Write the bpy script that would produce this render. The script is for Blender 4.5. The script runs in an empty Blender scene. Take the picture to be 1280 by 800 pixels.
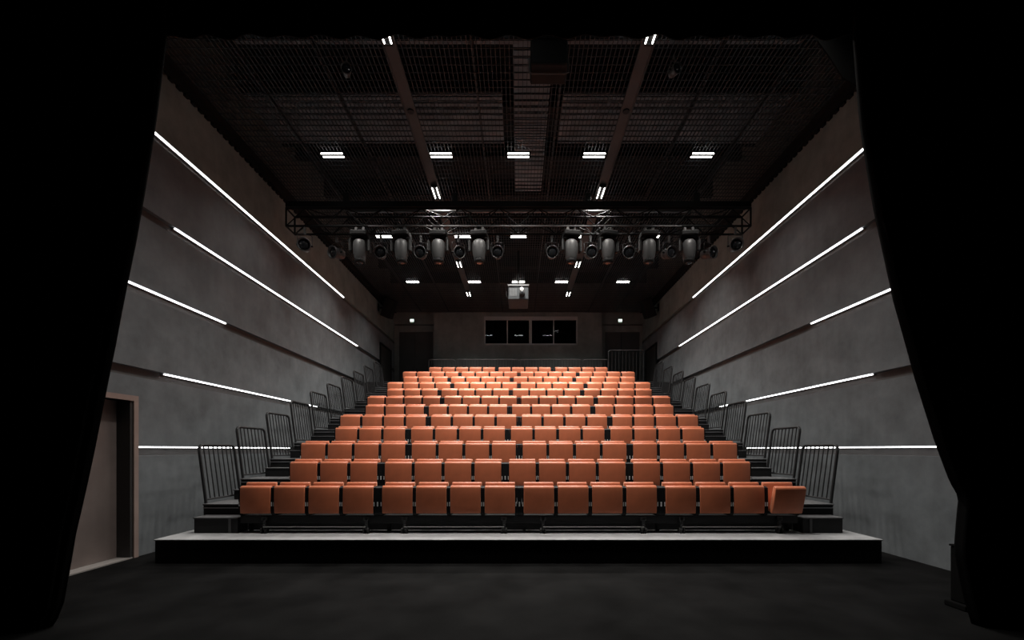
import bpy, bmesh, math, random
from mathutils import Vector, Matrix
random.seed(7)
PI = math.pi
scn = bpy.context.scene
COL = scn.collection

# ------------------------------------------------------------------ helpers
def new_bm():
    return bmesh.new()

def add_box(bm, x0, x1, y0, y1, z0, z1, bevel=0.0, seg=2, mat=None):
    r = bmesh.ops.create_cube(bm, size=1.0)
    vs = r['verts']
    for v in vs:
        v.co = Vector((x0 + (v.co.x + .5) * (x1 - x0), y0 + (v.co.y + .5) * (y1 - y0), z0 + (v.co.z + .5) * (z1 - z0)))
    if bevel > 0:
        es = list({e for v in vs for e in v.link_edges})
        r2 = bmesh.ops.bevel(bm, geom=es, offset=bevel, segments=seg, affect='EDGES', profile=.5)
        vs = list({v for f in r2['faces'] for v in f.verts} | {v for v in vs if v.is_valid})
    if mat is not None:
        bmesh.ops.transform(bm, matrix=mat, verts=vs)
    return vs

def add_cyl(bm, p0, p1, r0, r1=None, n=10, cap=True):
    p0 = Vector(p0); p1 = Vector(p1)
    if r1 is None: r1 = r0
    d = p1 - p0
    L = d.length
    q = d.to_track_quat('Z', 'Y').to_matrix().to_4x4()
    m = Matrix.Translation((p0 + p1) / 2) @ q
    return bmesh.ops.create_cone(bm, cap_ends=cap, segments=n, radius1=r0, radius2=r1, depth=L, matrix=m)['verts']

def add_tube(bm, pts, r, n=8, closed=False):
    """round bar swept along a polyline"""
    P = [Vector(p) for p in pts]
    N = len(P)
    rings = []
    up = None
    for i in range(N):
        a = P[i - 1] if (i > 0 or closed) else P[i]
        b = P[(i + 1) % N] if (i < N - 1 or closed) else P[i]
        t = (b - a).normalized()
        if up is None:
            up = Vector((1, 0, 0)) if abs(t.x) < .9 else Vector((0, 0, 1))
        u = (up - t * up.dot(t)).normalized()
        up = u
        w = t.cross(u)
        rings.append([bm.verts.new(P[i] + (u * math.cos(2 * PI * k / n) + w * math.sin(2 * PI * k / n)) * r) for k in range(n)])
    R = range(N if closed else N - 1)
    for i in R:
        A, B = rings[i], rings[(i + 1) % N]
        for k in range(n):
            bm.faces.new((A[k], A[(k + 1) % n], B[(k + 1) % n], B[k]))
    if not closed:
        bm.faces.new(list(reversed(rings[0]))); bm.faces.new(rings[-1])

def add_lathe(bm, prof, n=20, mat=None):
    """profile of (radius, z) turned about Z"""
    rings = []
    allv = []
    for r, z in prof:
        ring = [bm.verts.new((r * math.cos(2 * PI * k / n), r * math.sin(2 * PI * k / n), z)) for k in range(n)]
        rings.append(ring); allv += ring
    for A, B in zip(rings, rings[1:]):
        for k in range(n):
            bm.faces.new((A[k], A[(k + 1) % n], B[(k + 1) % n], B[k]))
    bm.faces.new(list(reversed(rings[0]))); bm.faces.new(rings[-1])
    if mat is not None:
        bmesh.ops.transform(bm, matrix=mat, verts=allv)
    return allv

def link(name, bm, mat, parent=None, smooth=False, loc=None):
    bmesh.ops.recalc_face_normals(bm, faces=bm.faces)
    me = bpy.data.meshes.new(name)
    bm.to_mesh(me); bm.free()
    if smooth:
        for p in me.polygons: p.use_smooth = True
    me.materials.append(mat)
    o = bpy.data.objects.new(name, me)
    COL.objects.link(o)
    if parent is not None: o.parent = parent
    if loc is not None: o.location = loc
    return o

def tag(o, label, cat, group=None, kind=None):
    o['label'] = label; o['category'] = cat
    if group: o['group'] = group
    if kind: o['kind'] = kind
    return o

def thing(name, label, cat, loc=(0, 0, 0), rz=0.0, group=None):
    o = bpy.data.objects.new(name, None)
    o.empty_display_size = .1
    COL.objects.link(o)
    o.location = loc; o.rotation_euler = (0, 0, rz)
    return tag(o, label, cat, group)

def struct(name, bm, mat, label=None, cat=None, smooth=False):
    o = link(name, bm, mat, None, smooth)
    o['kind'] = 'structure'
    if label: o['label'] = label
    if cat: o['category'] = cat
    return o

def dup(root, loc, label, rz=None):
    c = root.copy(); COL.objects.link(c)
    c.location = loc; c['label'] = label
    if rz is not None: c.rotation_euler = (0, 0, rz)
    for ch in list(root.children):
        k = ch.copy(); COL.objects.link(k); k.parent = c
        for g in list(ch.children):
            h = g.copy(); COL.objects.link(h); h.parent = k
    return c

ORD = ['', 'first', 'second', 'third', 'fourth', 'fifth', 'sixth', 'seventh', 'eighth', 'ninth', 'tenth',
       'eleventh', 'twelfth', 'thirteenth', 'fourteenth', 'fifteenth', 'sixteenth']

# ------------------------------------------------------------------ materials
def mat_plain(name, col, rough=.6, metal=0.0, noise=0.0, scale=8.0, bump=0.0, spec=.5, bscale=None):
    m = bpy.data.materials.new(name); m.use_nodes = True
    nt = m.node_tree; b = nt.nodes['Principled BSDF']
    b.inputs['Base Color'].default_value = (*col, 1)
    b.inputs['Roughness'].default_value = rough
    b.inputs['Metallic'].default_value = metal
    b.inputs['Specular IOR Level'].default_value = spec
    tc = nt.nodes.new('ShaderNodeTexCoord')
    if noise > 0:
        n = nt.nodes.new('ShaderNodeTexNoise'); n.inputs['Scale'].default_value = scale
        n.inputs['Detail'].default_value = 6
        r = nt.nodes.new('ShaderNodeValToRGB')
        r.color_ramp.elements[0].position = .3; r.color_ramp.elements[1].position = .7
        r.color_ramp.elements[0].color = (*[c * (1 - noise) for c in col], 1)
        r.color_ramp.elements[1].color = (*[min(1, c * (1 + noise)) for c in col], 1)
        nt.links.new(tc.outputs['Object'], n.inputs['Vector'])
        nt.links.new(n.outputs['Fac'], r.inputs['Fac'])
        nt.links.new(r.outputs['Color'], b.inputs['Base Color'])
    if bump > 0:
        n2 = nt.nodes.new('ShaderNodeTexNoise'); n2.inputs['Scale'].default_value = bscale or scale * 4
        n2.inputs['Detail'].default_value = 4
        bp = nt.nodes.new('ShaderNodeBump'); bp.inputs['Strength'].default_value = bump; bp.inputs['Distance'].default_value = .02
        nt.links.new(tc.outputs['Object'], n2.inputs['Vector'])
        nt.links.new(n2.outputs['Fac'], bp.inputs['Height'])
        nt.links.new(bp.outputs['Normal'], b.inputs['Normal'])
    return m

def mat_emit(name, col, strength):
    m = bpy.data.materials.new(name); m.use_nodes = True
    b = m.node_tree.nodes['Principled BSDF']
    b.inputs['Base Color'].default_value = (.8, .8, .8, 1)
    b.inputs['Emission Color'].default_value = (*col, 1)
    b.inputs['Emission Strength'].default_value = strength
    return m

def mat_concrete(name, col):
    """board-cast concrete: soft cloudy mottling, fine vertical streaks, faint panel joints"""
    m = bpy.data.materials.new(name); m.use_nodes = True
    nt = m.node_tree; b = nt.nodes['Principled BSDF']
    b.inputs['Roughness'].default_value = .85
    b.inputs['Specular IOR Level'].default_value = .2
    tc = nt.nodes.new('ShaderNodeTexCoord')
    n1 = nt.nodes.new('ShaderNodeTexNoise'); n1.inputs['Scale'].default_value = 1.9; n1.inputs['Detail'].default_value = 8; n1.inputs['Roughness'].default_value = .65
    nt.links.new(tc.outputs['Object'], n1.inputs['Vector'])
    mp = nt.nodes.new('ShaderNodeMapping'); mp.inputs['Scale'].default_value = (6, 6, .5)
    nt.links.new(tc.outputs['Object'], mp.inputs['Vector'])
    n2 = nt.nodes.new('ShaderNodeTexNoise'); n2.inputs['Scale'].default_value = 1.0; n2.inputs['Detail'].default_value = 5
    nt.links.new(mp.outputs['Vector'], n2.inputs['Vector'])
    add = nt.nodes.new('ShaderNodeMix'); add.data_type = 'FLOAT'; add.inputs['Factor'].default_value = .18
    nt.links.new(n1.outputs['Fac'], add.inputs['A']); nt.links.new(n2.outputs['Fac'], add.inputs['B'])
    r = nt.nodes.new('ShaderNodeValToRGB')
    r.color_ramp.elements[0].position = .33; r.color_ramp.elements[1].position = .67
    r.color_ramp.elements[0].color = (*[c * .74 for c in col], 1)
    r.color_ramp.elements[1].color = (*[c * 1.22 for c in col], 1)
    nt.links.new(add.outputs['Result'], r.inputs['Fac'])
    nt.links.new(r.outputs['Color'], b.inputs['Base Color'])
    bp = nt.nodes.new('ShaderNodeBump'); bp.inputs['Strength'].default_value = .12; bp.inputs['Distance'].default_value = .03
    nt.links.new(add.outputs['Result'], bp.inputs['Height']); nt.links.new(bp.outputs['Normal'], b.inputs['Normal'])
    return m

M = {}
M['wall'] = mat_concrete('grey concrete', (.138, .149, .157))
M['wall_top'] = mat_concrete('brown grey plaster', (.185, .200, .186))
M['back_wall'] = mat_concrete('warm grey plaster', (.190, .198, .190))
M['groove'] = mat_plain('groove grey', (.085, .08, .078), .8, noise=.15, scale=3)
M['floor'] = mat_plain('dark stage floor', (.0045, .0045, .0045), .8, noise=.75, scale=1.6, bump=.08, bscale=5, spec=.06)
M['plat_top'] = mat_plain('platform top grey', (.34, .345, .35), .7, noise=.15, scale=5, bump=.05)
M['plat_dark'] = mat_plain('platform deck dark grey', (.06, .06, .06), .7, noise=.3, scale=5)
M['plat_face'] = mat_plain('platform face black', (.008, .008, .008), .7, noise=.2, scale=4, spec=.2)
M['tier'] = mat_plain('tier black steel', (.012, .012, .013), .6, noise=.2, scale=5, spec=.3)
M['tread'] = mat_plain('step tread grey', (.075, .075, .078), .6, noise=.25, scale=12)
M['nosing'] = mat_plain('aluminium nosing', (.28, .28, .29), .45, .7)
M['orange'] = mat_plain('orange woven upholstery', (.60, .168, .076), .46, noise=.07, scale=7, bump=.05, bscale=160, spec=.55)
M['shell'] = mat_plain('black seat shell', (.010, .010, .010), .6, spec=.3)
M['plate'] = mat_plain('black seat stand steel', (.006, .006, .007), .65, spec=.2)
M['bar'] = mat_plain('worn steel bar', (.30, .30, .29), .4, .6)
M['silver'] = mat_plain('bright metal', (.8, .8, .8), .35, .35)
M['rail'] = mat_plain('black railing steel', (.011, .011, .012), .5, spec=.35)
M['curtain'] = mat_plain('black velvet', (.004, .004, .004), .95, noise=.3, scale=3, spec=.08)
M['grid'] = mat_plain('dark grid steel', (.038, .048, .054), .6, noise=.2, scale=2, spec=.3)
M['beam'] = mat_plain('dark grey channel', (.045, .048, .050), .6, noise=.15, scale=3)
M['roof'] = mat_plain('black roof deck', (.006, .007, .008), .9, noise=.3, scale=1)
M['catwalk'] = mat_plain('catwalk planks', (.19, .225, .25), .8, noise=.3, scale=3)
M['black'] = mat_plain('black painted metal', (.007, .007, .007), .7, noise=.2, scale=6, spec=.2)
M['truss'] = mat_plain('black truss tube', (.006, .006, .006), .7, spec=.12)
M['pipe'] = mat_plain('dull steel pipe', (.10, .10, .10), .4, .6)
M['lamp_body'] = mat_plain('charcoal moving head plastic', (.05, .05, .05), .5, noise=.12, scale=9, spec=.5)
M['lamp_trim'] = mat_plain('grey lamp trim', (.055, .055, .055), .45, spec=.5)
M['lamp_can'] = mat_plain('black spotlight can', (.028, .028, .029), .45, spec=.5)
M['lens'] = mat_plain('dark lens glass', (.015, .016, .018), .12, spec=.6)
M['proj'] = mat_plain('projector grey', (.030, .033, .035), .75, noise=.08, scale=8, spec=.12)
M['door'] = mat_plain('brown grey door leaf', (.15, .12, .11), .5, noise=.18, scale=2, spec=.4)
M['door_frame'] = mat_plain('brown door frame', (.26, .19, .165), .6, noise=.12, scale=3)
M['jamb'] = mat_plain('dark door jamb', (.035, .033, .032), .6)
M['sill'] = mat_plain('metal threshold', (.45, .42, .40), .45, .5)
M['door_dark'] = mat_plain('dark rear door', (.055, .055, .055), .6, noise=.15, scale=2)
M['frame_grey'] = mat_plain('window frame grey', (.34, .345, .345), .55)
M['tube'] = mat_emit('white fluorescent tube', (1.0, .97, .93), 9)
M['led'] = mat_emit('white led diffuser', (1.0, 1.0, 1.0), 6)
M['exit'] = mat_emit('white green exit sign', (.85, 1.0, .92), 1.3)
M['exit_green'] = mat_emit('green exit figure', (.03, .55, .22), .05)

g = bpy.data.materials.new('booth glass'); g.use_nodes = True
nt = g.node_tree; nt.nodes.remove(nt.nodes['Principled BSDF'])
out = nt.nodes['Material Output']
gl = nt.nodes.new('ShaderNodeBsdfGlossy'); gl.inputs['Roughness'].default_value = .02; gl.inputs['Color'].default_value = (.9, .95, 1, 1)
tr = nt.nodes.new('ShaderNodeBsdfTransparent'); tr.inputs['Color'].default_value = (.7, .72, .74, 1)
fr = nt.nodes.new('ShaderNodeFresnel'); fr.inputs['IOR'].default_value = 1.3
mx = nt.nodes.new('ShaderNodeMixShader')
nt.links.new(fr.outputs[0], mx.inputs[0]); nt.links.new(tr.outputs[0], mx.inputs[1]); nt.links.new(gl.outputs[0], mx.inputs[2])
nt.links.new(mx.outputs[0], out.inputs['Surface'])
M['glass'] = g

for _n in M['orange'].node_tree.nodes:
    if _n.type == 'BSDF_PRINCIPLED':
        _n.inputs['Sheen Weight'].default_value = .5; _n.inputs['Sheen Roughness'].default_value = .35; _n.inputs['Sheen Tint'].default_value = (1, .82, .62, 1)
# ------------------------------------------------------------------ measures (metres; y runs from the stage into the hall)
W = 5.95           # half width of the hall
YB = 20.2          # back wall
ZC = 8.12          # underside of the ceiling grid
ZP = .352          # low front platform
Z0 = .425          # foot level of the first row of seats
RISE, RUN = .351, .95
YN = 7.05          # nose of the first raised tier
ROWY = 6.74        # front of the first row's folded seats
ZDECK = Z0 + RISE * 11
GRV = [1.71, 2.94, 4.24, 5.51, 6.87]       # heights of the wall light grooves

# ------------------------------------------------------------------ floor, walls
bm = new_bm(); add_box(bm, -W - .6, W + .6, -1.5, YB + 3, -.2, 0)
struct('floor', bm, M['floor'], 'dark worn stage floor in front of the seating')

def wall_side(sgn):
    bm = new_bm(); top = new_bm(); gv = new_bm()
    xi, xo = W, W + .35
    def bx(b, y0, y1, z0, z1, a=xi, c=xo):
        x0, x1 = sorted((sgn * a, sgn * c)); add_box(b, x0, x1, y0, y1, z0, z1)
    Y0, Y1 = 2.0, YB + .6
    DY0, DY1, DZ = 5.05, 6.60, 2.42
    def course(y0, y1, z0, z1):
        if sgn < 0 and z0 < DZ:
            bx(bm, y0, DY0, z0, min(z1, DZ)); bx(bm, DY1, y1, z0, min(z1, DZ))
            if z1 > DZ: bx(bm, y0, y1, DZ, z1)
        else:
            bx(bm, y0, y1, z0, z1)
    z = 0
    for zg in GRV:
        course(Y0, Y1, z, zg - .135)
        # recessed back of the groove
        if sgn < 0 and zg < DZ: bx(gv, DY1, Y1, zg - .135, zg + .018, xi + .085, xo); bx(bm, Y0, DY0, zg - .135, zg + .018)
        else: bx(gv, Y0, Y1, zg - .135, zg + .018, xi + .085, xo)
        z = zg + .018
    bx(top, Y0, Y1, z, 9.9)
    nm = 'wall_left' if sgn < 0 else 'wall_right'
    sd = 'behind the door and stairs' if sgn < 0 else 'with no door in it'
    w = struct(nm, bm, M['wall'], 'long grey concrete side wall with lit grooves ' + sd)
    link('groove', gv, M['groove'], w)
    link('upper_wall', top, M['wall_top'], w)
wall_side(-1); wall_side(1)

# door in the left wall (recessed leaf, projecting brown frame)
bm = new_bm(); add_box(bm, -W - .26, -W - .20, 5.05, 6.60, .02, 2.42)
d1 = struct('door_1', bm, M['door'], 'brown grey door leaf set back in the concrete side wall')
bm = new_bm()
add_box(bm, -W - .20, -W + .035, 6.60, 6.68, 0, 2.50); add_box(bm, -W - .20, -W + .035, 4.97, 5.05, 0, 2.50); add_box(bm, -W - .20, -W + .035, 5.05, 6.60, 2.42, 2.50)
link('door_frame', bm, M['door_frame'], d1)
bm = new_bm(); add_box(bm, -W - .20, -W + .01, 6.56, 6.60, .02, 2.42); add_box(bm, -W - .20, -W + .01, 5.05, 5.09, .02, 2.42)
link('jamb_lining', bm, M['jamb'], d1)
bm = new_bm(); add_box(bm, -W - .20, -W + .02, 5.05, 6.60, 0, .018)
link('threshold', bm, M['sill'], d1)
bm = new_bm(); add_cyl(bm, (-W - .20, 5.2, 1.05), (-W - .14, 5.2, 1.05), .012); add_cyl(bm, (-W - .14, 5.19, 1.05), (-W - .14, 5.33, 1.05), .011)
link('door_handle', bm, M['silver'], d1)

# back wall with control window and two recessed doors
bm = new_bm()
XL, XR = -3.96, 3.92
WX0, WX1, WZ0, WZ1 = -1.62, 2.79, 6.60, 7.93
add_box(bm, XL, WX0, YB, YB + .3, ZDECK - .5, 9.9); add_box(bm, WX1, XR, YB, YB + .3, ZDECK - .5, 9.9)
add_box(bm, WX0, WX1, YB, YB + .3, ZDECK - .5, WZ0); add_box(bm, WX0, WX1, YB, YB + .3, WZ1, 9.9)
add_box(bm, -W, XL, YB + .3, YB + .55, 7.66, 9.9); add_box(bm, XR, W, YB + .3, YB + .55, 7.66, 9.9)
add_box(bm, XL - .02, XL, YB, YB + .55, ZDECK, 9.9); add_box(bm, XR, XR + .02, YB, YB + .55, ZDECK, 9.9)
struct('wall_back', bm, M['back_wall'], 'dim warm grey rear wall above the top row')
for n, (x0, x1, nm) in enumerate(((-W, XL - .02, 'door_2'), (XR + .02, W, 'door_3'))):
    bm = new_bm(); xm = (x0 + x1) / 2
    add_box(bm, x0 + .22, xm - .006, YB + .42, YB + .48, ZDECK, 7.32); add_box(bm, xm + .006, x1 - .12, YB + .42, YB + .48, ZDECK, 7.32)
    d = struct(nm, bm, M['door_dark'], 'dark rear door under the exit sign at the top of the ' + ('left' if n == 0 else 'right') + ' stairs')
    bm = new_bm(); add_box(bm, x0, x0 + .22, YB + .36, YB + .55, ZDECK, 7.62); add_box(bm, x1 - .12, x1, YB + .36, YB + .55, ZDECK, 7.62); add_box(bm, x0 + .22, x1 - .12, YB + .36, YB + .55, 7.32, 7.62)
    link('door_frame', bm, M['back_wall'], d)
    bm = new_bm(); add_box(bm, x0, x1, YB + .42, YB + .55, 7.62, 7.66); link('shadow_gap', bm, M['jamb'], d)
    for s in (-1, 1):
        bm = new_bm(); add_tube(bm, [(xm + s * .08, YB + .42, ZDECK + .95), (xm + s * .08, YB + .36, ZDECK + .95), (xm + s * .08, YB + .36, ZDECK + 1.25), (xm + s * .08, YB + .42, ZDECK + 1.25)], .01)
        link('door_handle', bm, M['black'], d)

# control room window
bm = new_bm()
F = .07
add_box(bm, WX0, WX1, YB - .04, YB + .12, WZ1 - .16, WZ1); add_box(bm, WX0, WX1, YB - .03, YB + .12, WZ0, WZ0 + .06)
add_box(bm, WX0, WX0 + F, YB - .03, YB + .12, WZ0, WZ1); add_box(bm, WX1 - F, WX1, YB - .03, YB + .12, WZ0, WZ1)
w1 = struct('window_1', bm, M['frame_grey'], 'wide four-pane control room window in the rear wall')
mull = [(-.52, .05), (.57, .13), (1.66, .05)]
for xm, ww in mull:
    bm = new_bm(); add_box(bm, xm - ww / 2, xm + ww / 2, YB - .025, YB + .1, WZ0 + .06, WZ1 - .16); link('mullion', bm, M['frame_grey'], w1)
edges = [WX0 + F] + [c for xm, ww in mull for c in (xm - ww / 2, xm + ww / 2)] + [WX1 - F]
for i in range(0, len(edges), 2):
    bm = new_bm(); add_box(bm, edges[i], edges[i + 1], YB + .03, YB + .042, WZ0 + .06, WZ1 - .16); link('pane', bm, M['glass'], w1)
bm = new_bm()
add_box(bm, WX0 - .5, WX1 + .5, YB + 2.5, YB + 2.6, 5.6, 8.6); add_box(bm, WX0 - .6, WX0 - .5, YB + .3, YB + 2.6, 5.6, 8.6); add_box(bm, WX1 + .5, WX1 + .6, YB + .3, YB + 2.6, 5.6, 8.6)
add_box(bm, WX0 - .5, WX1 + .5, YB + .3, YB + 2.5, 5.5, 5.6); add_box(bm, WX0 - .5, WX1 + .5, YB + .3, YB + 2.5, 8.6, 8.7)
struct('room_control_booth', bm, M['roof'], 'unlit control room behind the rear window')
bm = new_bm(); add_box(bm, WX0 - .2, WX1 + .2, YB + .45, YB + 1.1, 6.34, 6.40); add_box(bm, WX0 - .15, WX0 - .05, YB + .5, YB + 1.05, 5.6, 6.34); add_box(bm, WX1 + .05, WX1 + .15, YB + .5, YB + 1.05, 5.6, 6.34)
tag(link('control_desk', bm, M['tier']), 'dark desk standing inside the control room window', 'desk')

# dark side openings at the top of the stairs
for s, nm in ((-1, 'door_4'), (1, 'door_5')):
    bm = new_bm(); x0, x1 = sorted((s * (W - .02), s * (W + .02)))
    add_box(bm, x0, x1, 18.45, 19.9, ZDECK, 6.2)
    d = struct(nm, bm, M['jamb'], 'black side door by the rear corner on the ' + ('left' if s < 0 else 'right') + ' wall')
    bm = new_bm(); x0, x1 = sorted((s * (W - .05), s * (W + .02)))
    add_box(bm, x0, x1, 18.38, 18.45, ZDECK, 6.28); add_box(bm, x0, x1, 19.9, 19.97, ZDECK, 6.28); add_box(bm, x0, x1, 18.45, 19.9, 6.2, 6.28)
    link('door_frame', bm, M['black'], d)

# exit signs
for n, (px, sd) in enumerate(((-5.06, 'left'), (4.86, 'right'))):
    t = thing('exit_sign', 'small glowing exit sign over the rear ' + sd + ' door', 'exit sign', (px, YB + .3, 7.70), 0, 'exit signs on the rear wall')
    bm = new_bm(); add_box(bm, -.115, .095, -.07, 0, -.015, .195, .008); link('housing', bm, M['black'], t)
    bm = new_bm(); add_box(bm, -.10, .08, -.078, -.07, .06, .185); link('lit_panel', bm, M['exit'], t)
    bm = new_bm(); add_box(bm, -.10, .08, -.078, -.07, -.005, .055)
    link('green_panel', bm, M['exit_green'], t)

# ------------------------------------------------------------------ ceiling: grid, perimeter, roof, catwalks
bm = new_bm()
x = -5.85
while x < 5.86:
    add_box(bm, x - .005, x + .005, 5.2, YB, ZC, ZC + .028); x += .075
y = 5.25
while y < YB:
    add_box(bm, -5.9, 5.9, y - .0045, y + .0045, ZC + .006, ZC + .022); y += .15
# heavier carrier bars of the grid
for x in (-4.6, -3.3, -.75, .75, 3.3, 4.6):
    add_box(bm, x - .02, x + .02, 5.2, YB, ZC + .03, ZC + .10)
struct('ceiling', bm, M['grid'], 'black open steel grid ceiling over the seats')
bm = new_bm(); add_box(bm, -W - .35, W + .35, 2.0, YB + .6, 9.9, 10.1)
y = 3
while y < YB:
    add_box(bm, -W, W, y - .09, y + .09, 9.45, 9.9); y += 1.7
struct('roof', bm, M['roof'], 'black roof above the ceiling grid')
for s in (-1, 1):
    bm = new_bm()
    a, b = sorted((s * (W - .001), s * (W - .10))); add_box(bm, a, b, 5.2, YB, ZC - .12, ZC + .03)
    a, b = sorted((s * (W - .10), s * (W - .22))); add_box(bm, a, b, 5.2, YB, ZC - .02, ZC - .005)
    y = 5.4
    while y < YB - .2:
        a, b = sorted((s * (W - .001), s * (W - .05))); add_box(bm, a, b, y, y + .09, ZC - .165, ZC - .12); y += .17
    struct('trim_1' if s < 0 else 'trim_2', bm, M['black'], 'black toothed edge trim under the ceiling grid on the ' + ('left' if s < 0 else 'right') + ' wall')
bm = new_bm(); add_box(bm, -4.6, 4.6, 6.88, 6.94, ZC + .11, ZC + .21)
struct('trim_3', bm, M['catwalk'], 'mottled grey edge beam above the grid just behind the stage border')
# slatted catwalks in the dark above the grid
def catwalk(name, x0, x1, y0, y1, z, label):
    bm = new_bm(); y = y0
    while y < y1 - .05:
        add_box(bm, x0, x1, y, min(y + .125, y1), z, z + .03); y += .165
    r = struct(name, bm, M['catwalk'], label)
    bm = new_bm()
    add_box(bm, x0, x1, y0 - .05, y0, z - .05, z + .10); add_box(bm, x0, x1, y1, y1 + .05, z - .05, z + .10)
    link('edge_channel', bm, M['roof'], r)
catwalk('ceiling_catwalk', -5.85, -.35, 9.0, 10.55, 9.2, 'slatted catwalk above the grid spanning the left half')
catwalk('ceiling_catwalk', 0.95, 5.85, 9.0, 10.55, 9.2, 'slatted catwalk above the grid spanning the right half')
catwalk('ceiling_catwalk', -.10, .66, 7.6, 12.5, 9.2, 'slatted catwalk above the grid running along the middle')

for n, s in enumerate((-1, 1)):
    bm = new_bm(); xc = s * 2.04
    add_box(bm, xc - .105, xc + .105, 6.0, 18.2, ZC - .035, ZC - .006)
    add_box(bm, xc - .105, xc - .092, 6.0, 18.2, ZC - .055, ZC - .035); add_box(bm, xc + .092, xc + .105, 6.0, 18.2, ZC - .055, ZC - .035)
    b = struct('ceiling_beam', bm, M['beam'], 'long grey lighting channel under the grid on the ' + ('left' if s < 0 else 'right') + ' side')
    bm = new_bm(); add_cyl(bm, (xc, 8.12, ZC - .06), (xc, 8.12, ZC - .035), .06, n=14); link('sensor', bm, M['proj'], b)

# twin-tube lamps
def lamp_proto(along):
    t = thing('ceiling_light', '', 'ceiling light', (0, 0, 0), 0, 'twin-tube ceiling lights')
    bm = new_bm(); add_box(bm, -.26, .26, -.075, .075, .028, .05, .004); link('housing', bm, M['black'], t)
    for s in (-1, 1):
        bm = new_bm(); add_cyl(bm, (-.235, s * .055, .012), (.235, s * .055, .012), .012, n=10)
        link('tube', bm, M['tube'], t, True)
    for s in (-1, 1):
        bm = new_bm(); add_box(bm, s * .25 - .014, s * .25 + .014, -.07, .07, -.006, .03); link('end_cap', bm, M['black'], t)
    return t
LAMP_W, LAMP_SPREAD = 44, 112
lp = lamp_proto(False)
first = True
def lamp_level(x, y):
    out = abs(x) > 3
    if y < 6: return .2 if out else .5
    if y < 7: return 1.9
    if y < 9.5: return .6 if out else 1.1
    if y < 12: return 1.15
    if y < 16: return 1.3 if out else 2.9
    return .7 if out else .75
def put_lamp(x, y, label, rz):
    global first
    for q in (-.055, .055):          # the light each tube throws down
        la = bpy.data.lights.new('tube_light', 'AREA'); la.shape = 'RECTANGLE'
        la.size, la.size_y = .47, .03
        la.energy = LAMP_W / 2 * lamp_level(x, y); la.spread = math.radians(LAMP_SPREAD); la.color = (1.0, .955, .90)
        lo = bpy.data.objects.new('tube_light', la); COL.objects.link(lo)
        lo.rotation_euler = (0, 0, rz)
        lo.location = (x - (q if rz else 0), y + (0 if rz else q), (ZC - .05 if rz == 0 else ZC - .11) - .016)
    loc = (x, y, ZC - .05 if rz == 0 else ZC - .11)
    if first:
        lp.location = loc; lp.rotation_euler = (0, 0, rz); lp['label'] = label; first = False
    else:
        dup(lp, loc, label, rz)
rown = {5.79: 'hidden just behind the stage border', 9.34: 'in the bright cross row before the truss', 12.9: 'in the cross row half hidden behind the truss', 16.4: 'in the cross row above the projector'}
posn = ['leftmost', 'second from the left', 'middle one', 'second from the right', 'rightmost']
for y in (5.79, 9.34, 12.9, 16.4):
    for i, x in enumerate((-4.04, -1.68, 0, 1.65, 4.0)):
        put_lamp(x, y, 'twin-tube ceiling light, ' + posn[i] + ' ' + rown[y], 0)
for y, wd in ((6.47, 'nearest the stage border'), (10.6, 'just above the truss'), (14.7, 'seen below the moving heads'), (17.5, 'nearest the rear wall')):
    for x, sd in ((-2.04, 'left'), (2.04, 'right')):
        put_lamp(x, y, 'lengthwise twin-tube light on the ' + sd + ' channel, ' + wd, PI / 2)

# ------------------------------------------------------------------ wall LED strips
LED = [(1.71, 6.70, 11.2), (2.94, 7.23, 12.7), (4.24, 5.7, 8.74), (5.51, 7.45, 15.9), (6.87, 5.9, 14.65)]
hname = ['lowest', 'second lowest', 'middle-height', 'second highest', 'highest']
for s, sd in ((-1, 'left'), (1, 'right')):
    for i, (z, y0, y1) in enumerate(LED):
        if s > 0 and i == 0: y0 = 5.7
        t = thing('led_strip', hname[i] + ' white light strip glowing in the ' + sd + ' wall groove', 'light strip', (s * W, y0, z), 0, 'white light strips in the side walls')
        L = y1 - y0
        a, b = sorted((s * .006, s * .034))
        bm = new_bm(); add_box(bm, a, b, 0, L, -.009, .008); link('diffuser', bm, M['led'], t)
        a, b = sorted((s * .034, s * .083))
        bm = new_bm(); add_box(bm, a, b, 0, L, -.014, .016); link('channel', bm, M['nosing'], t)

# ------------------------------------------------------------------ seating platforms and steps
XT = 5.19
t = thing('low_platform', 'long low black platform with grey top in front of the seats', 'platform', (0, 6.28, 0))
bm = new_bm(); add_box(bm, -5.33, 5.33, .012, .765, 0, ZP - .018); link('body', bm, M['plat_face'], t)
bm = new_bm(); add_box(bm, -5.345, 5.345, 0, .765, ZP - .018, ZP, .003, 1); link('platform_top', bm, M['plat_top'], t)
rowname = lambda k: ORD[k] + ' row'
for k in range(1, 12):
    y0 = YN + RUN * (k - 1); y1 = y0 + RUN if k < 11 else YB - .002
    z = Z0 + RISE * k
    xx = XT if k < 11 else W - .06
    t = thing('seating_tier', 'black raised platform tier carrying the ' + ORD[k + 1] + ' row of orange seats', 'platform', (0, y0, 0), 0, 'raised seating tiers')
    bm = new_bm(); add_box(bm, -xx, xx, .02, y1 - y0 - .001, 0, z - .02); link('body', bm, M['tier'], t)
    bm = new_bm(); add_box(bm, -xx, xx, .0, y1 - y0 - .001, z - .02, z); link('deck', bm, M['tread'], t)
    for s in (-1, 1):
        bm = new_bm(); a, b = sorted((s * 4.45, s * XT)); add_box(bm, a, b, -.004, .03, z - .012, z + .0005); link('nosing', bm, M['nosing'], t)
        bm = new_bm(); a, b = sorted((s * 4.45, s * XT)); add_box(bm, a, b, .004, .02, z - .075, z - .055); link('edge_strip', bm, M['nosing'], t)
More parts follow.
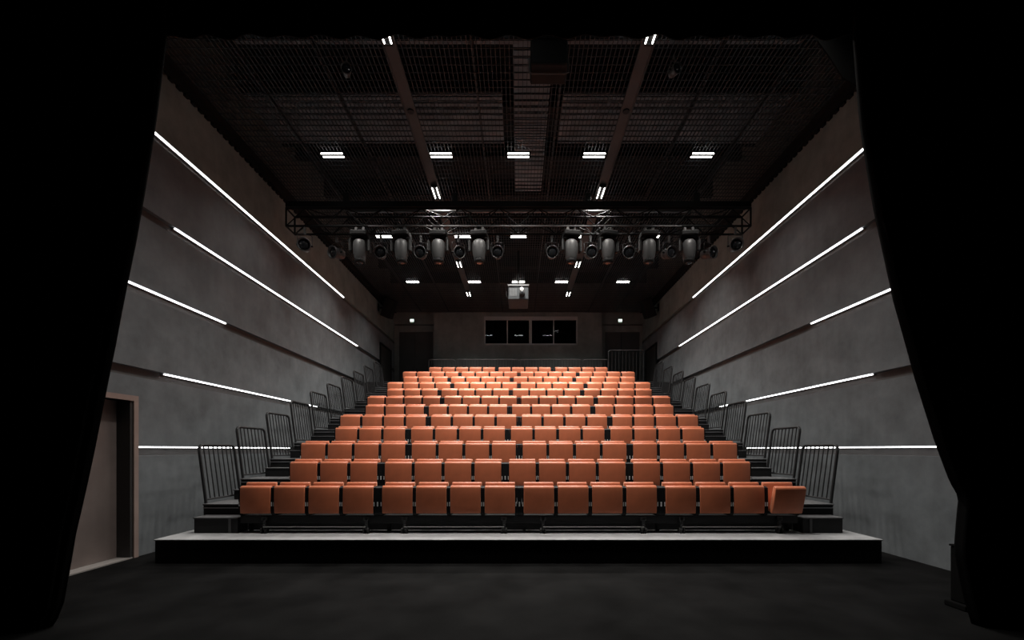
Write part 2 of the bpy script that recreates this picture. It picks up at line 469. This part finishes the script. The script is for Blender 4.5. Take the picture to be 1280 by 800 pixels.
for s, sd in ((-1, 'left'), (1, 'right')):
    for k in range(1, 12):
        y0 = YN + RUN * (k - 1) - .30
        zb = Z0 + RISE * (k - 1) if k > 1 else ZP
        zt = Z0 + RISE * (k - 1) + .1755 - zb
        xin = 4.43 if k % 2 == 1 else 4.19
        if s > 0: xin += .06
        xo = 5.115
        t = thing('aisle_step', 'dark aisle step on the ' + sd + ' stairs, ' + ('lowest of the flight' if k == 1 else ORD[k] + ' from the bottom' if k < 11 else 'highest of the flight'), 'step', (0, y0, zb), 0, 'aisle steps beside the seats')
        a, b = sorted((s * xin, s * xo))
        bm = new_bm(); add_box(bm, a, b, .015, .293, 0.001, zt - .02); link('body', bm, M['tier'], t)
        bm = new_bm(); add_box(bm, a - .01 if s < 0 else a, b if s < 0 else b + .01, 0, .293, zt - .02, zt, .006, 2); link('tread', bm, M['tread'], t)
        if k == 1:
            c = s * (xin + .12)
            bm = new_bm(); add_box(bm, c - .018, c + .018, .002, .016, .002, zt - .02); link('riser_bar', bm, M['tread'], t)

# castor frames under the first row
for i, (pa, pb) in enumerate(((329, 457), (505, 630), (679, 805), (853, 976))):
    yc = 6.725
    xa = (pa - 648) * yc / 536; xb = (pb - 648) * yc / 536
    t = thing('castor_frame', 'black castor frame with thin cross bar under front row, ' + ['leftmost', 'second from left', 'second from right', 'rightmost'][i], 'castor frame', ((xa + xb) / 2, yc, ZP), 0, 'castor frames under the front row')
    h = (xb - xa) / 2
    bm = new_bm(); add_tube(bm, [(-h, .0, .105), (h, .0, .105)], .007); link('cross_bar', bm, M['bar'], t)
    for s in (-1, 1):
        bm = new_bm(); add_box(bm, s * h - .022, s * h + .022, .022, .055, .05, .25, .006); add_box(bm, s * h - .045, s * h + .045, .022, .055, .20, .262, .008)
        add_cyl(bm, (s * h, .0, .12), (s * h, .05, .12), .022, n=10)
        lg = link('castor_bracket', bm, M['lamp_can'], t)
        for q in (-1, 1):
            bm = new_bm(); add_cyl(bm, (s * h + q * .034 - .012, .03, .045), (s * h + q * .034 + .012, .03, .045), .045, n=14); link('wheel', bm, M['shell'], lg)
    
# front fascia beam of the telescopic seating
bm = new_bm(); add_box(bm, -4.40, 4.42, 6.785, 7.0, Z0 + .08, Z0 + .20, .004)
for x in (-4.34, -2.1, .1, 2.26, 4.36):
    add_box(bm, x - .025, x + .025, 6.95, 6.99, ZP, Z0 + .085)
tag(link('support_rail', bm, M['tier']), 'long black support rail carrying the front row of seats', 'rail')

# ------------------------------------------------------------------ seats
PW, PT, PH = .475, .085, .435      # pad width, thickness, height when folded up
def cushion(w, t, h, rt, rb, rr, side):
    """upholstered slab: generously rounded top front edge, tight sides; front faces -y"""
    prof = []
    def arc(cy, cz, r, a0, a1, n=5):
        for i in range(n + 1):
            a_ = math.radians(a0 + (a1 - a0) * i / n); prof.append((cy + r * math.cos(a_), cz + r * math.sin(a_)))
    arc(rb, rb, rb, 270, 180, 3)
    for i in range(1, 5): prof.append((-.006 * math.sin(PI * i / 5), rb + (h - rt - rb) * i / 5))
    arc(rt, h - rt, rt, 180, 90)
    arc(t - rr, h - rr, rr, 90, 0, 3)
    arc(t - rr, rr, rr, 0, -90, 3)
    bm = new_bm()
    cy, cz = t / 2, h / 2
    rings = []
    for x, k in ((-w / 2, 1), (-w / 2 + side * .3, .35), (-w / 2 + side, 0), (w / 2 - side, 0), (w / 2 - side * .3, .35), (w / 2, 1)):
        ring = []
        for y, z in prof:
            ring.append(bm.verts.new((x, y + (side if y < cy else -side) * k * min(1, abs(y - cy) / cy), z + (side if z < cz else -side) * k * min(1, abs(z - cz) / cz))))
        rings.append(ring)
    n = len(prof)
    for A, B in zip(rings, rings[1:]):
        for i in range(n): bm.faces.new((A[i], A[(i + 1) % n], B[(i + 1) % n], B[i]))
    bm.faces.new(rings[0]); bm.faces.new(list(reversed(rings[-1])))
    return bm
def pad_mesh():
    return cushion(PW, PT, PH, .045, .015, .02, .009)
def back_mesh():
    return cushion(PW, .06, .46, .035, .012, .012, .009)
def shell_mesh():
    bm = new_bm(); add_box(bm, -PW / 2 + .012, PW / 2 - .012, .054, .072, .02, .43, .006, 2)
    return bm
def plate_mesh(front=False, hw=.0145):
    bm = new_bm()
    lo = [(.05, .20), (.25, .20), (.20, .26)] if front else [(.02, 0), (.25, 0), (.25, .05), (.19, .10)]
    hi = [(.185, .50), (.175, .63), (.15, .66), (.06, .66), (.016, .64), (.006, .40), (.010, .25)]
    pts = lo + hi + ([] if front else [(.05, .20), (.05, .06), (.02, .05)])
    a = [bm.verts.new((-hw, y, z)) for y, z in pts]; b = [bm.verts.new((hw, y, z)) for y, z in pts]
    bm.faces.new(a); bm.faces.new(list(reversed(b)))
    for i in range(len(pts)):
        j = (i + 1) % len(pts); bm.faces.new((a[i], a[j], b[j], b[i]))
    return bm
def make_seat(hinges, front=False):
    t = thing('theatre_seat', '', 'seat', (0, 0, 0), 0, 'orange tip-up seats in rows')
    o = link('seat_pad', pad_mesh(), M['orange'], t, True, (0, 0, .24))
    o = link('backrest', back_mesh(), M['orange'], t, True, (0, .098, .268)); o.rotation_euler = (math.radians(-7), 0, 0)
    link('back_shell', shell_mesh(), M['shell'], o)
    for s in (-1, 1):
        link('side_stand', plate_mesh(front), M['plate'], t, False, (s * (PW / 2 + .0157), 0, 0))
    if hinges:
        for s in (-1, 1):
            bm = new_bm(); add_box(bm, -.007, .007, -.003, .02, -.032, .032, .003); link('hinge_plate', bm, M['silver'], t, False, (s * (PW / 2 + .0155), .0, .385))
    return t

SW = .495
PITCH, GAP = .538, .617
def row_xs(k):
    if k == 11:
        return [x0 + SW / 2 + PITCH * i for x0, n_ in ((-3.585, 5), (-.80, 4), (1.476, 4)) for i in range(n_)]
    if k % 2 == 0: groups, x = (4, 4, 4, 4), -4.385
    else: groups, x = (3, 4, 4, 4), -4.10
    xs = []
    for g_ in groups:
        for i in range(g_):
            xs.append(x + SW / 2); x += PITCH
        x += GAP - PITCH
    return xs
sp_0 = make_seat(True, True); sp_h = make_seat(True); sp_n = make_seat(False)
def me_of(bm, name, mat):
    o = link(name, bm, mat); me = o.data; bpy.data.objects.remove(o); return me
fill_f = me_of(plate_mesh(True, .036), 'filler_panel', M['plate']); fill_n = me_of(plate_mesh(False, .036), 'filler_panel', M['plate'])
fbm = new_bm(); add_box(fbm, -.011, .011, -.003, .02, -.034, .034, .003); tag_me = me_of(fbm, 'latch_plate', M['silver'])
GAPS = {0: (3, 7, 11), 1: (2, 6, 10), 11: (4, 8)}
used = set()
for k in range(12):
    z = Z0 + RISE * k; y = ROWY + RUN * k
    xs = row_xs(k)
    for i, x in enumerate(xs):
        pr = sp_0 if k == 0 else sp_h if k < 5 else sp_n
        rn = 'front row' if k == 0 else 'top row' if k == 11 else ORD[k + 1] + ' row from the front'
        pos = 'leftmost' if i == 0 else 'rightmost' if i == len(xs) - 1 else ORD[i + 1] + ' from the left'
        lab = 'orange tip-up seat, ' + pos + ' in the ' + rn
        if k == 0 and i == len(xs) - 1: lab = 'orange tip-up seat hanging half open at the right end of the front row'
        zz = z + .001
        if pr.name not in used:
            used.add(pr.name); o = pr; o.location = (x, y, zz); o['label'] = lab
        else:
            o = dup(pr, (x, y, zz), lab)
        if i in GAPS.get(k, GAPS[k % 2]):
            f = bpy.data.objects.new('filler_panel', fill_f if k == 0 else fill_n); COL.objects.link(f); f.parent = o; f.location = (SW / 2 + .061, 0, 0)
            if k < 5:
                h = bpy.data.objects.new('latch_plate', tag_me); COL.objects.link(h); h.parent = f; h.location = (0, .0, .385)
        for c in o.children:
            if c.name.startswith('seat_pad'):
                if k == 0 and i == len(xs) - 1:
                    c.rotation_euler = (math.radians(15), 0, 0); c.location = (.035, -.03, .238)
                else:
                    c.rotation_euler = (math.radians(random.uniform(-.6, 1.6)), 0, 0)
                    c.location = (random.uniform(-.003, .003), random.uniform(-.006, .0), .24 + random.uniform(-.004, .004))

# ------------------------------------------------------------------ railings
def rail_loop(L, H, r=.09, x=0):
    pts = [(0, 0, 0), (0, 0, H - r)]
    for a in (30, 60, 90):
        pts.append((0, r - r * math.cos(math.radians(a)), H - r + r * math.sin(math.radians(a))))
    pts += [(0, L - r, H)]
    for a in (30, 60, 90):
        pts.append((0, L - r + r * math.sin(math.radians(a)), H - r + r * math.cos(math.radians(a))))
    pts += [(0, L, 0)]
    return pts
def make_rail(name, label, group, L, H, n, tilt, loc, rz=0.0, r=.023, rb=.011):
    t = thing(name, label, 'railing', loc, rz, group)
    t.rotation_euler = (0, tilt, rz)
    bm = new_bm(); add_tube(bm, rail_loop(L, H), r); link('frame', bm, M['rail'], t)
    bm = new_bm(); add_tube(bm, [(0, 0, .06), (0, L, .06)], r * .7); link('bottom_rail', bm, M['rail'], t)
    b0 = None
    for i in range(1, n + 1):
        y = L * i / (n + 1)
        if b0 is None:
            bm = new_bm(); add_tube(bm, [(0, 0, .06), (0, 0, H)], rb, 6); b0 = link('baluster', bm, M['rail'], t, False, (0, y, 0))
        else:
            c = b0.copy(); COL.objects.link(c); c.parent = t; c.location = (0, y, 0)
    return t
for s, sd in ((-1, 'left'), (1, 'right')):
    proto = None
    for k in range(1, 11):
        loc = (s * 5.16, YN + RUN * (k - 1) + .035, Z0 + RISE * k + .009)
        lab = 'black barred railing panel beside the ' + sd + ' stairs, ' + ('nearest the front platform' if k == 1 else ORD[k] + ' from the front' if k < 10 else 'highest up the stairs')
        if proto is None:
            proto = make_rail('railing_panel', lab, 'railings beside the stairs', .88, .97, 7, s * math.radians(7.5), loc)
        else:
            o = dup(proto, loc, lab); o.rotation_euler = proto.rotation_euler
# railing behind the top row, facing the hall (runs along x)
for i, (pa, pb) in enumerate(((536, 568.5), (571, 648.5), (650.5, 726), (729, 760))):
    D = 17.6
    xa = (pa - 648) * D / 536; xb = (pb - 648) * D / 536
    make_rail('rear_railing', 'low black barred railing behind the top row, ' + ['leftmost panel', 'second panel from the left', 'third panel from the left', 'rightmost panel'][i],
              'railings behind the top row', xb - xa, 1.08, max(6, int((xb - xa) / .12)), 0, (xa, D, ZDECK), -PI / 2, .016, .007)
make_rail('landing_railing', 'tall black barred railing before the right rear door', None, 1.36, 1.24, 9, 0, (3.50, 16.66, ZDECK), -PI / 2, .018, .008)

# ------------------------------------------------------------------ lighting truss
TY, TZ0, TZ1 = 10.5, 7.04, 7.47
TX = 5.58
t = thing('lighting_truss', 'long black box truss hanging across the hall', 'truss', (0, TY, 0))
for yy in (-.2, .2):
    for zz in (TZ0, TZ1):
        bm = new_bm(); add_tube(bm, [(-TX, yy, zz), (TX, yy, zz)], .026); link('chord', bm, M['truss'], t)
bm = new_bm()
n = 24; st = 2 * TX / n
for i in range(n):
    x0 = -TX + i * st; x1 = x0 + st
    za, zb = (TZ0, TZ1) if i % 2 == 0 else (TZ1, TZ0)
    for yy in (-.2, .2): add_tube(bm, [(x0, yy, za), (x1, yy, zb)], .013, 6)
    for zz in (TZ0, TZ1): add_tube(bm, [(x0, -.2 if i % 2 else .2, zz), (x1, .2 if i % 2 else -.2, zz)], .012, 6)
link('lacing', bm, M['truss'], t)
for s in (-1, 1):
    bm = new_bm(); add_tube(bm, [(s * TX, -.2, TZ0), (s * TX, .2, TZ0), (s * TX, .2, TZ1), (s * TX, -.2, TZ1)], .024, 8, True)
    add_tube(bm, [(s * TX, -.2, TZ0), (s * TX, -.2, TZ1)], .02); link('end_frame', bm, M['truss'], t)
bm = new_bm(); add_box(bm, -TX + .02, TX - .02, -.27, -.14, TZ1 + .0, TZ1 + .13); link('cable_tray', bm, M['truss'], t)
bm = new_bm(); add_tube(bm, [(-3.6, -.24, TZ0 - .02), (3.9, -.24, TZ0 - .02)], .011, 6); link('power_cable', bm, M['pipe'], t)
for x in (-4.2, -1.55, 1.7, 4.35):
    bm = new_bm(); add_tube(bm, [(x, 0, TZ1), (x, 0, ZC)], .012, 6); add_box(bm, x - .07, x + .07, -.07, .07, TZ1 + .2, TZ1 + .45, .01)
    link('hoist', bm, M['black'], t)
# cross pipes between truss and grid
for i, (y, z) in enumerate(((10.92, 7.74), (11.05, 7.93))):
    bm = new_bm(); add_tube(bm, [(-4.3, y, z), (4.3, y, z)], .035, 10)
    for x in (-4, -2, 0, 2, 4): add_tube(bm, [(x, y, z), (x, y, ZC - .004)], .012, 6)
    tag(link('cross_pipe', bm, M['pipe'], None, True), 'steel cross pipe hung under the grid, ' + ['just behind the truss', 'farther behind the truss', 'in front of the truss'][i], 'pipe', 'steel pipes around the truss')

# moving heads
def make_mover():
    t = thing('moving_head', '', 'stage light', (0, 0, 0), 0, 'moving head lights on the truss')
    bm = new_bm(); add_box(bm, -.20, .20, -.15, .15, -.16, -.045, .02, 2); add_box(bm, -.15, .15, -.155, -.14, -.135, -.075, .005)
    bs = link('base', bm, M['black'], t)
    bm = new_bm(); add_box(bm, -.17, .17, -.162, -.154, -.075, -.06); link('base_trim', bm, M['lamp_trim'], bs)
    for s in (-1, 1):
        bm = new_bm(); add_box(bm, s * .09 - .02, s * .09 + .02, -.03, .03, -.045, .05, .004); add_cyl(bm, (s * .09, -.025, .045), (s * .09, .025, .045), .034, n=12)
        link('clamp', bm, M['lamp_trim'], t)
    bm = new_bm(); add_cyl(bm, (0, 0, -.20), (0, 0, -.16), .10, n=16)
    for s in (-1, 1):
        add_box(bm, s * .215 - .028, s * .215 + .028, -.07, .07, -.52, -.23, .02, 2)
    add_box(bm, -.24, .24, -.07, .07, -.245, -.195, .018, 2)
    link('yoke', bm, M['black'], t)
    for s in (-1, 1):
        bm = new_bm(); add_box(bm, s * .236 - .006, s * .236 + .006, -.075, -.066, -.50, -.25); link('arm_trim', bm, M['lamp_trim'], t)
    bm = new_bm()
    m = Matrix.Translation((0, 0, -.46)) @ Matrix.Diagonal((1, .92, 1, 1))
    add_lathe(bm, [(.06, .225), (.12, .215), (.15, .18), (.163, .10), (.165, .0), (.15, -.12), (.128, -.22), (.118, -.25)], 20, m)
    hd = link('head', bm, M['lamp_body'], t, True)
    bm = new_bm(); add_lathe(bm, [(.12, -.24), (.125, -.26), (.125, -.31), (.105, -.33), (.095, -.325)], 20, Matrix.Translation((0, 0, -.46)))
    link('front_ring', bm, M['black'], hd, True)
    bm = new_bm(); add_lathe(bm, [(.094, -.318), (.05, -.330), (.01, -.334)], 20, Matrix.Translation((0, 0, -.46)))
    link('lens', bm, M['lens'], hd, True)
    return t
mv = make_mover(); mv_used = False
heads = [(450, 0), (502, -4), (548, 0), (599, -3), (714, 5), (760, 7), (811, 0), (861, -3)]
LZ = TZ0 - .11
for i, (px, tilt) in enumerate(heads):
    D = TY - .2
    loc = ((px - 648) * D / 536, D, LZ)
    lab = 'charcoal moving head light on the truss, ' + ['leftmost of eight', 'second from the left', 'third from the left', 'just left of the middle gap', 'just right of the middle gap', 'third from the right', 'second from the right', 'rightmost of eight'][i]
    if not mv_used: o = mv; mv_used = True; o.location = loc; o['label'] = lab
    else: o = dup(mv, loc, lab)
    o.rotation_euler = (0, 0, math.radians(tilt * 2))

# small round spotlights
def make_spot():
    t = thing('spotlight', '', 'stage light', (0, 0, 0), 0, 'small round spotlights on the truss')
    bm = new_bm(); add_box(bm, -.022, .022, -.03, .03, -.10, .05, .004); add_cyl(bm, (0, -.025, .045), (0, .025, .045), .034, n=12); link('clamp', bm, M['lamp_trim'], t)
    bm = new_bm(); add_tube(bm, [(-.16, 0, -.36), (-.16, 0, -.12), (-.13, 0, -.10), (.13, 0, -.10), (.16, 0, -.12), (.16, 0, -.36)], .010, 6); link('yoke', bm, M['lamp_can'], t)
    # can lies along y, mouth to the stage
    m = Matrix.Translation((0, 0, -.36)) @ Matrix.Rotation(math.radians(90 + 12), 4, 'X')
    bm = new_bm(); add_lathe(bm, [(.07, -.20), (.11, -.18), (.13, -.05), (.135, .12), (.155, .125), (.155, .15), (.135, .15), (.13, .10)], 20, m)
    cn = link('can', bm, M['lamp_can'], t, True)
    bm = new_bm(); add_lathe(bm, [(.125, .10), (.09, .118), (.04, .128), (.008, .13)], 20, m); link('lens', bm, M['lens'], cn, True)
    for s in (-1, 1):
        bm = new_bm(); add_cyl(bm, (s * .13, 0, -.36), (s * .18, 0, -.36), .02, n=10); link('knob', bm, M['black'], t)
    return t
sp = make_spot(); sp_used = False
spots = [381, 421, 476, 526, 573, 622, 690, 738, 787, 836, 886, 919]
sname = ['leftmost near the truss end', 'second from the left end', 'third from the left end', 'fourth from the left end', 'fifth from the left end', 'sixth from the left end',
         'sixth from the right end', 'fifth from the right end', 'fourth from the right end', 'third from the right end', 'second from the right end', 'rightmost near the truss end']
for i, px in enumerate(spots):
    D = TY - .2 if i in (0, 11) else TY + .2
    loc = ((px - 648) * D / 536, D, LZ)
    lab = 'small round black spotlight on the truss, ' + sname[i]
    if not sp_used: o = sp; sp_used = True; o.location = loc; o['label'] = lab
    else: o = dup(sp, loc, lab)
    o.rotation_euler = (0, 0, math.radians([18, -25, 10, 0, 22, 0, 0, 5, -20, 15, 25, -12][i]))

# ------------------------------------------------------------------ projector
PY = 13.5
t = thing('projector', 'grey projector hung on a pole above the seats', 'projector', (0, PY, 6.40))
bm = new_bm(); add_box(bm, -.315, .315, 0, .92, 0, .42, .02, 2); link('body', bm, M['proj'], t)
bm = new_bm(); add_box(bm, -.33, .33, -.02, .94, .42, .47); link('mount_plate', bm, M['beam'], t)
bm = new_bm(); add_tube(bm, [(0, .45, .47), (0, .45, ZC - 6.40 + .02)], .03, 10); link('pole', bm, M['black'], t)
bm = new_bm(); add_lathe(bm, [(.085, 0), (.09, .02), (.09, .14), (.075, .15)], 20, Matrix.Translation((.115, 0, .16)) @ Matrix.Rotation(PI / 2, 4, 'X')); ln = link('lens_barrel', bm, M['black'], t, True)
bm = new_bm(); add_lathe(bm, [(.072, .145), (.03, .155), (.005, .157)], 20, Matrix.Translation((.115, 0, .16)) @ Matrix.Rotation(PI / 2, 4, 'X')); link('lens', bm, M['lens'], ln, True)
bm = new_bm(); add_lathe(bm, [(.05, 0), (.06, .01), (.05, .02), (.01, .022)], 16, Matrix.Translation((.105, 0, .32)) @ Matrix.Rotation(PI / 2, 4, 'X')); link('lens_highlight', bm, M['silver'], t, True)  # silver disc modelled in place of the highlight above the lens
bm = new_bm()
for i in range(7):
    add_box(bm, -.28 + i * .035, -.262 + i * .035, -.006, .004, .10, .35)
link('vent', bm, M['beam'], t)
bm = new_bm(); add_tube(bm, [(-.315, .1, .30), (-.375, .1, .28), (-.385, .1, .16), (-.33, .1, .08)], .012, 6); link('side_cable', bm, M['black'], t)

# loudspeakers on the side walls at the back
for s, sd in ((-1, 'left'), (1, 'right')):
    t = thing('loudspeaker', 'black loudspeaker tilted down high on the ' + sd + ' wall', 'loudspeaker', (s * 5.6, 18.2, 7.30), 0, 'loudspeakers on the side walls')
    m = Matrix.Rotation(s * math.radians(-22), 4, 'Y') @ Matrix.Rotation(math.radians(14), 4, 'X')
    bm = new_bm(); add_box(bm, -.21, .21, -.2, .2, -.02, .76, .02, 2, m); cb = link('cabinet', bm, M['black'], t)
    bm = new_bm(); add_box(bm, -.19, .19, -.212, -.198, 0, .74, .006, 1, m); link('front_mesh', bm, M['shell'], cb)
    bm = new_bm(); a, b = sorted((s * .16, s * .335)); add_box(bm, a, b, -.03, .03, .36, .42); add_box(bm, *sorted((s * .325, s * .345)), -.08, .08, .25, .55); link('wall_bracket', bm, M['black'], t)

# box and little lamps tucked under the stage border
t = thing('grid_loudspeaker', 'dark box hung from the ceiling grid behind the border', 'loudspeaker', (.48, 6.85, 7.66))
bm = new_bm(); add_box(bm, -.29, .29, -.2, .2, 0, .38, .03, 2); link('cabinet', bm, M['black'], t)
bm = new_bm(); add_tube(bm, [(-.31, -.05, .20), (-.31, -.05, -.005), (-.27, -.05, -.025), (.27, -.05, -.025), (.31, -.05, -.005), (.31, -.05, .20)], .013, 6); add_tube(bm, [(-.2, .1, .38), (-.2, .1, .48)], .012, 6); add_tube(bm, [(.2, .1, .38), (.2, .1, .48)], .012, 6)
link('hanging_frame', bm, M['pipe'], t)
sp2 = dup(sp, ((846 - 648) * 6.95 / 536, 7.05, ZC - .02), 'small dark spotlight hung from the grid just behind the border, right side'); sp2['group'] = 'spotlights behind the border'; sp2.scale = (.55, .55, .55)
sp3 = dup(sp, ((430 - 648) * 6.95 / 536, 7.05, ZC - .02), 'small dark spotlight hung from the grid just behind the border, left side'); sp3['group'] = 'spotlights behind the border'; sp3.scale = (.55, .55, .55)

# ------------------------------------------------------------------ stage curtains
CY = 4.0
def interp(tab, z):
    for (z0, x0), (z1, x1) in zip(tab, tab[1:]):
        if z1 <= z <= z0:
            f = (z0 - z) / (z0 - z1) if z0 != z1 else 0
            return x0 + (x1 - x0) * f
    return tab[0][1] if z > tab[0][0] else tab[-1][1]
def drape(name, label, px_tab, xo, cy, nf, ph, ztop=6.6):
    tab = [(1.67 + (562 - py) * cy / 536, (px - 648) * cy / 536) for px, py in px_tab]
    tab[-1] = (0.0, tab[-1][1])
    bm = new_bm(); NU, NZ = 260, 90
    rows = []
    for j in range(NZ + 1):
        z = .004 + (ztop - .004) * (1 - j / NZ)
        xe = interp(tab, z)
        row = []
        for i in range(NU + 1):
            u = i / NU
            x = xe + (xo - xe) * u
            a = .055 * min(1, .25 + u * 5)
            y = cy + a * math.sin(2 * PI * nf * u + ph) + .025 * math.sin(2 * PI * nf * 2.3 * u + 1.3 + z * .35) + .015 * math.sin(z * 1.7 + u * 9)
            if u < .004: y += .02
            row.append(bm.verts.new((x, y, z)))
        rows.append(row)
    for A, B in zip(rows, rows[1:]):
        for i in range(NU):
            bm.faces.new((A[i], A[i + 1], B[i + 1], B[i]))
    o = link(name, bm, M['curtain'], None, True)
    sm = o.modifiers.new('thick', 'SOLIDIFY'); sm.thickness = .012; sm.offset = 0
    return tag(o, label, 'curtain', 'stage curtains')
drape('stage_curtain', 'black stage curtain drawn aside in front of the wall door', [(207, -40), (206, 45), (190, 150), (166, 300), (141, 430), (112, 560), (86, 670), (77, 725), (72, 755), (64, 776), (58, 786)], -5.9, CY, 17, .4)
drape('stage_curtain', 'black stage curtain gathered aside over a black box', [(1067, -40), (1069, 45), (1080, 150), (1098, 262), (1121, 375), (1148, 470), (1176, 552), (1196, 602), (1208, 622), (1206, 640), (1202, 690), (1212, 745), (1222, 786)], 5.9, CY + .06, 17, 2.0)
# border across the top
bm = new_bm(); NU, NZ = 300, 12; rows = []
for j in range(NZ + 1):
    row = []
    for i in range(NU + 1):
        u = i / NU; x = -5.9 + 11.8 * u
        zb = 5.735 + .006 * math.sin(u * 47) + .006 * math.sin(u * 113 + 1)
        z = zb + (6.9 - zb) * (1 - j / NZ)
        row.append(bm.verts.new((x, 4.22 + .018 * math.sin(u * 2 * PI * 32) + .008 * math.sin(u * 151), z)))
    rows.append(row)
for A, B in zip(rows, rows[1:]):
    for i in range(NU): bm.faces.new((A[i], A[i + 1], B[i + 1], B[i]))
o = link('curtain_border', bm, M['curtain'], None, True)
sm = o.modifiers.new('thick', 'SOLIDIFY'); sm.thickness = .012; sm.offset = 0
tag(o, 'black cloth border hanging across the top of the stage opening', 'curtain')
# box peeping out behind the gathered curtain
t = thing('equipment_box', 'black box on the floor behind the gathered curtain', 'box', (4.89, 4.60, 0))
bm = new_bm(); add_box(bm, -.26, .40, -.16, .0, .06, .64, .012, 2); link('body', bm, M['curtain'], t)
bm = new_bm(); add_box(bm, -.268, .41, -.168, .008, .64, .66, .006, 2); link('lid', bm, M['curtain'], t)
bm = new_bm(); add_box(bm, -.30, .42, -.20, .03, 0, .06, .012, 2); link('plinth', bm, M['curtain'], t)
# dark cloth closing the corner between border and right wall
bm = new_bm()
def px3(px, py, D): return Vector(((px - 648) * D / 536, D, 1.67 + (562 - py) * D / 536))
pts = [(1018, 20), (1022, 50), (1038, 72), (1054, 97), (1074, 108), (1130, 108), (1130, 20)]
D = 6.2
a = [bm.verts.new(px3(p, q, D)) for p, q in pts]; b = [bm.verts.new(px3(p, q, D) + Vector((0, .02, 0))) for p, q in pts]
bm.faces.new(a); bm.faces.new(list(reversed(b)))
for i in range(len(pts)):
    j = (i + 1) % len(pts); bm.faces.new((a[i], a[j], b[j], b[i]))
tag(link('masking_cloth', bm, M['curtain']), 'small dark masking cloth in the upper corner beside the right curtain', 'masking cloth')

# ------------------------------------------------------------------ world, camera
w = bpy.data.worlds.new('World'); scn.world = w; w.use_nodes = True
w.node_tree.nodes['Background'].inputs['Color'].default_value = (.5, .5, .52, 1)
w.node_tree.nodes['Background'].inputs['Strength'].default_value = .004

cam = bpy.data.cameras.new('camera'); co = bpy.data.objects.new('camera', cam); COL.objects.link(co)
co.location = (0, 0, 1.67); co.rotation_euler = (PI / 2, 0, 0)
cam.sensor_width = 36; cam.lens = 36 * 536 / 1280
cam.shift_x = -8 / 1280; cam.shift_y = 162 / 1280
cam.clip_start = .05
scn.camera = co
vs = scn.view_settings
scn.display_settings.display_device = 'sRGB'
vs.view_transform = 'Standard'; vs.look = 'None'; vs.exposure = 0.0; vs.gamma = 1.0; vs.use_curve_mapping = False
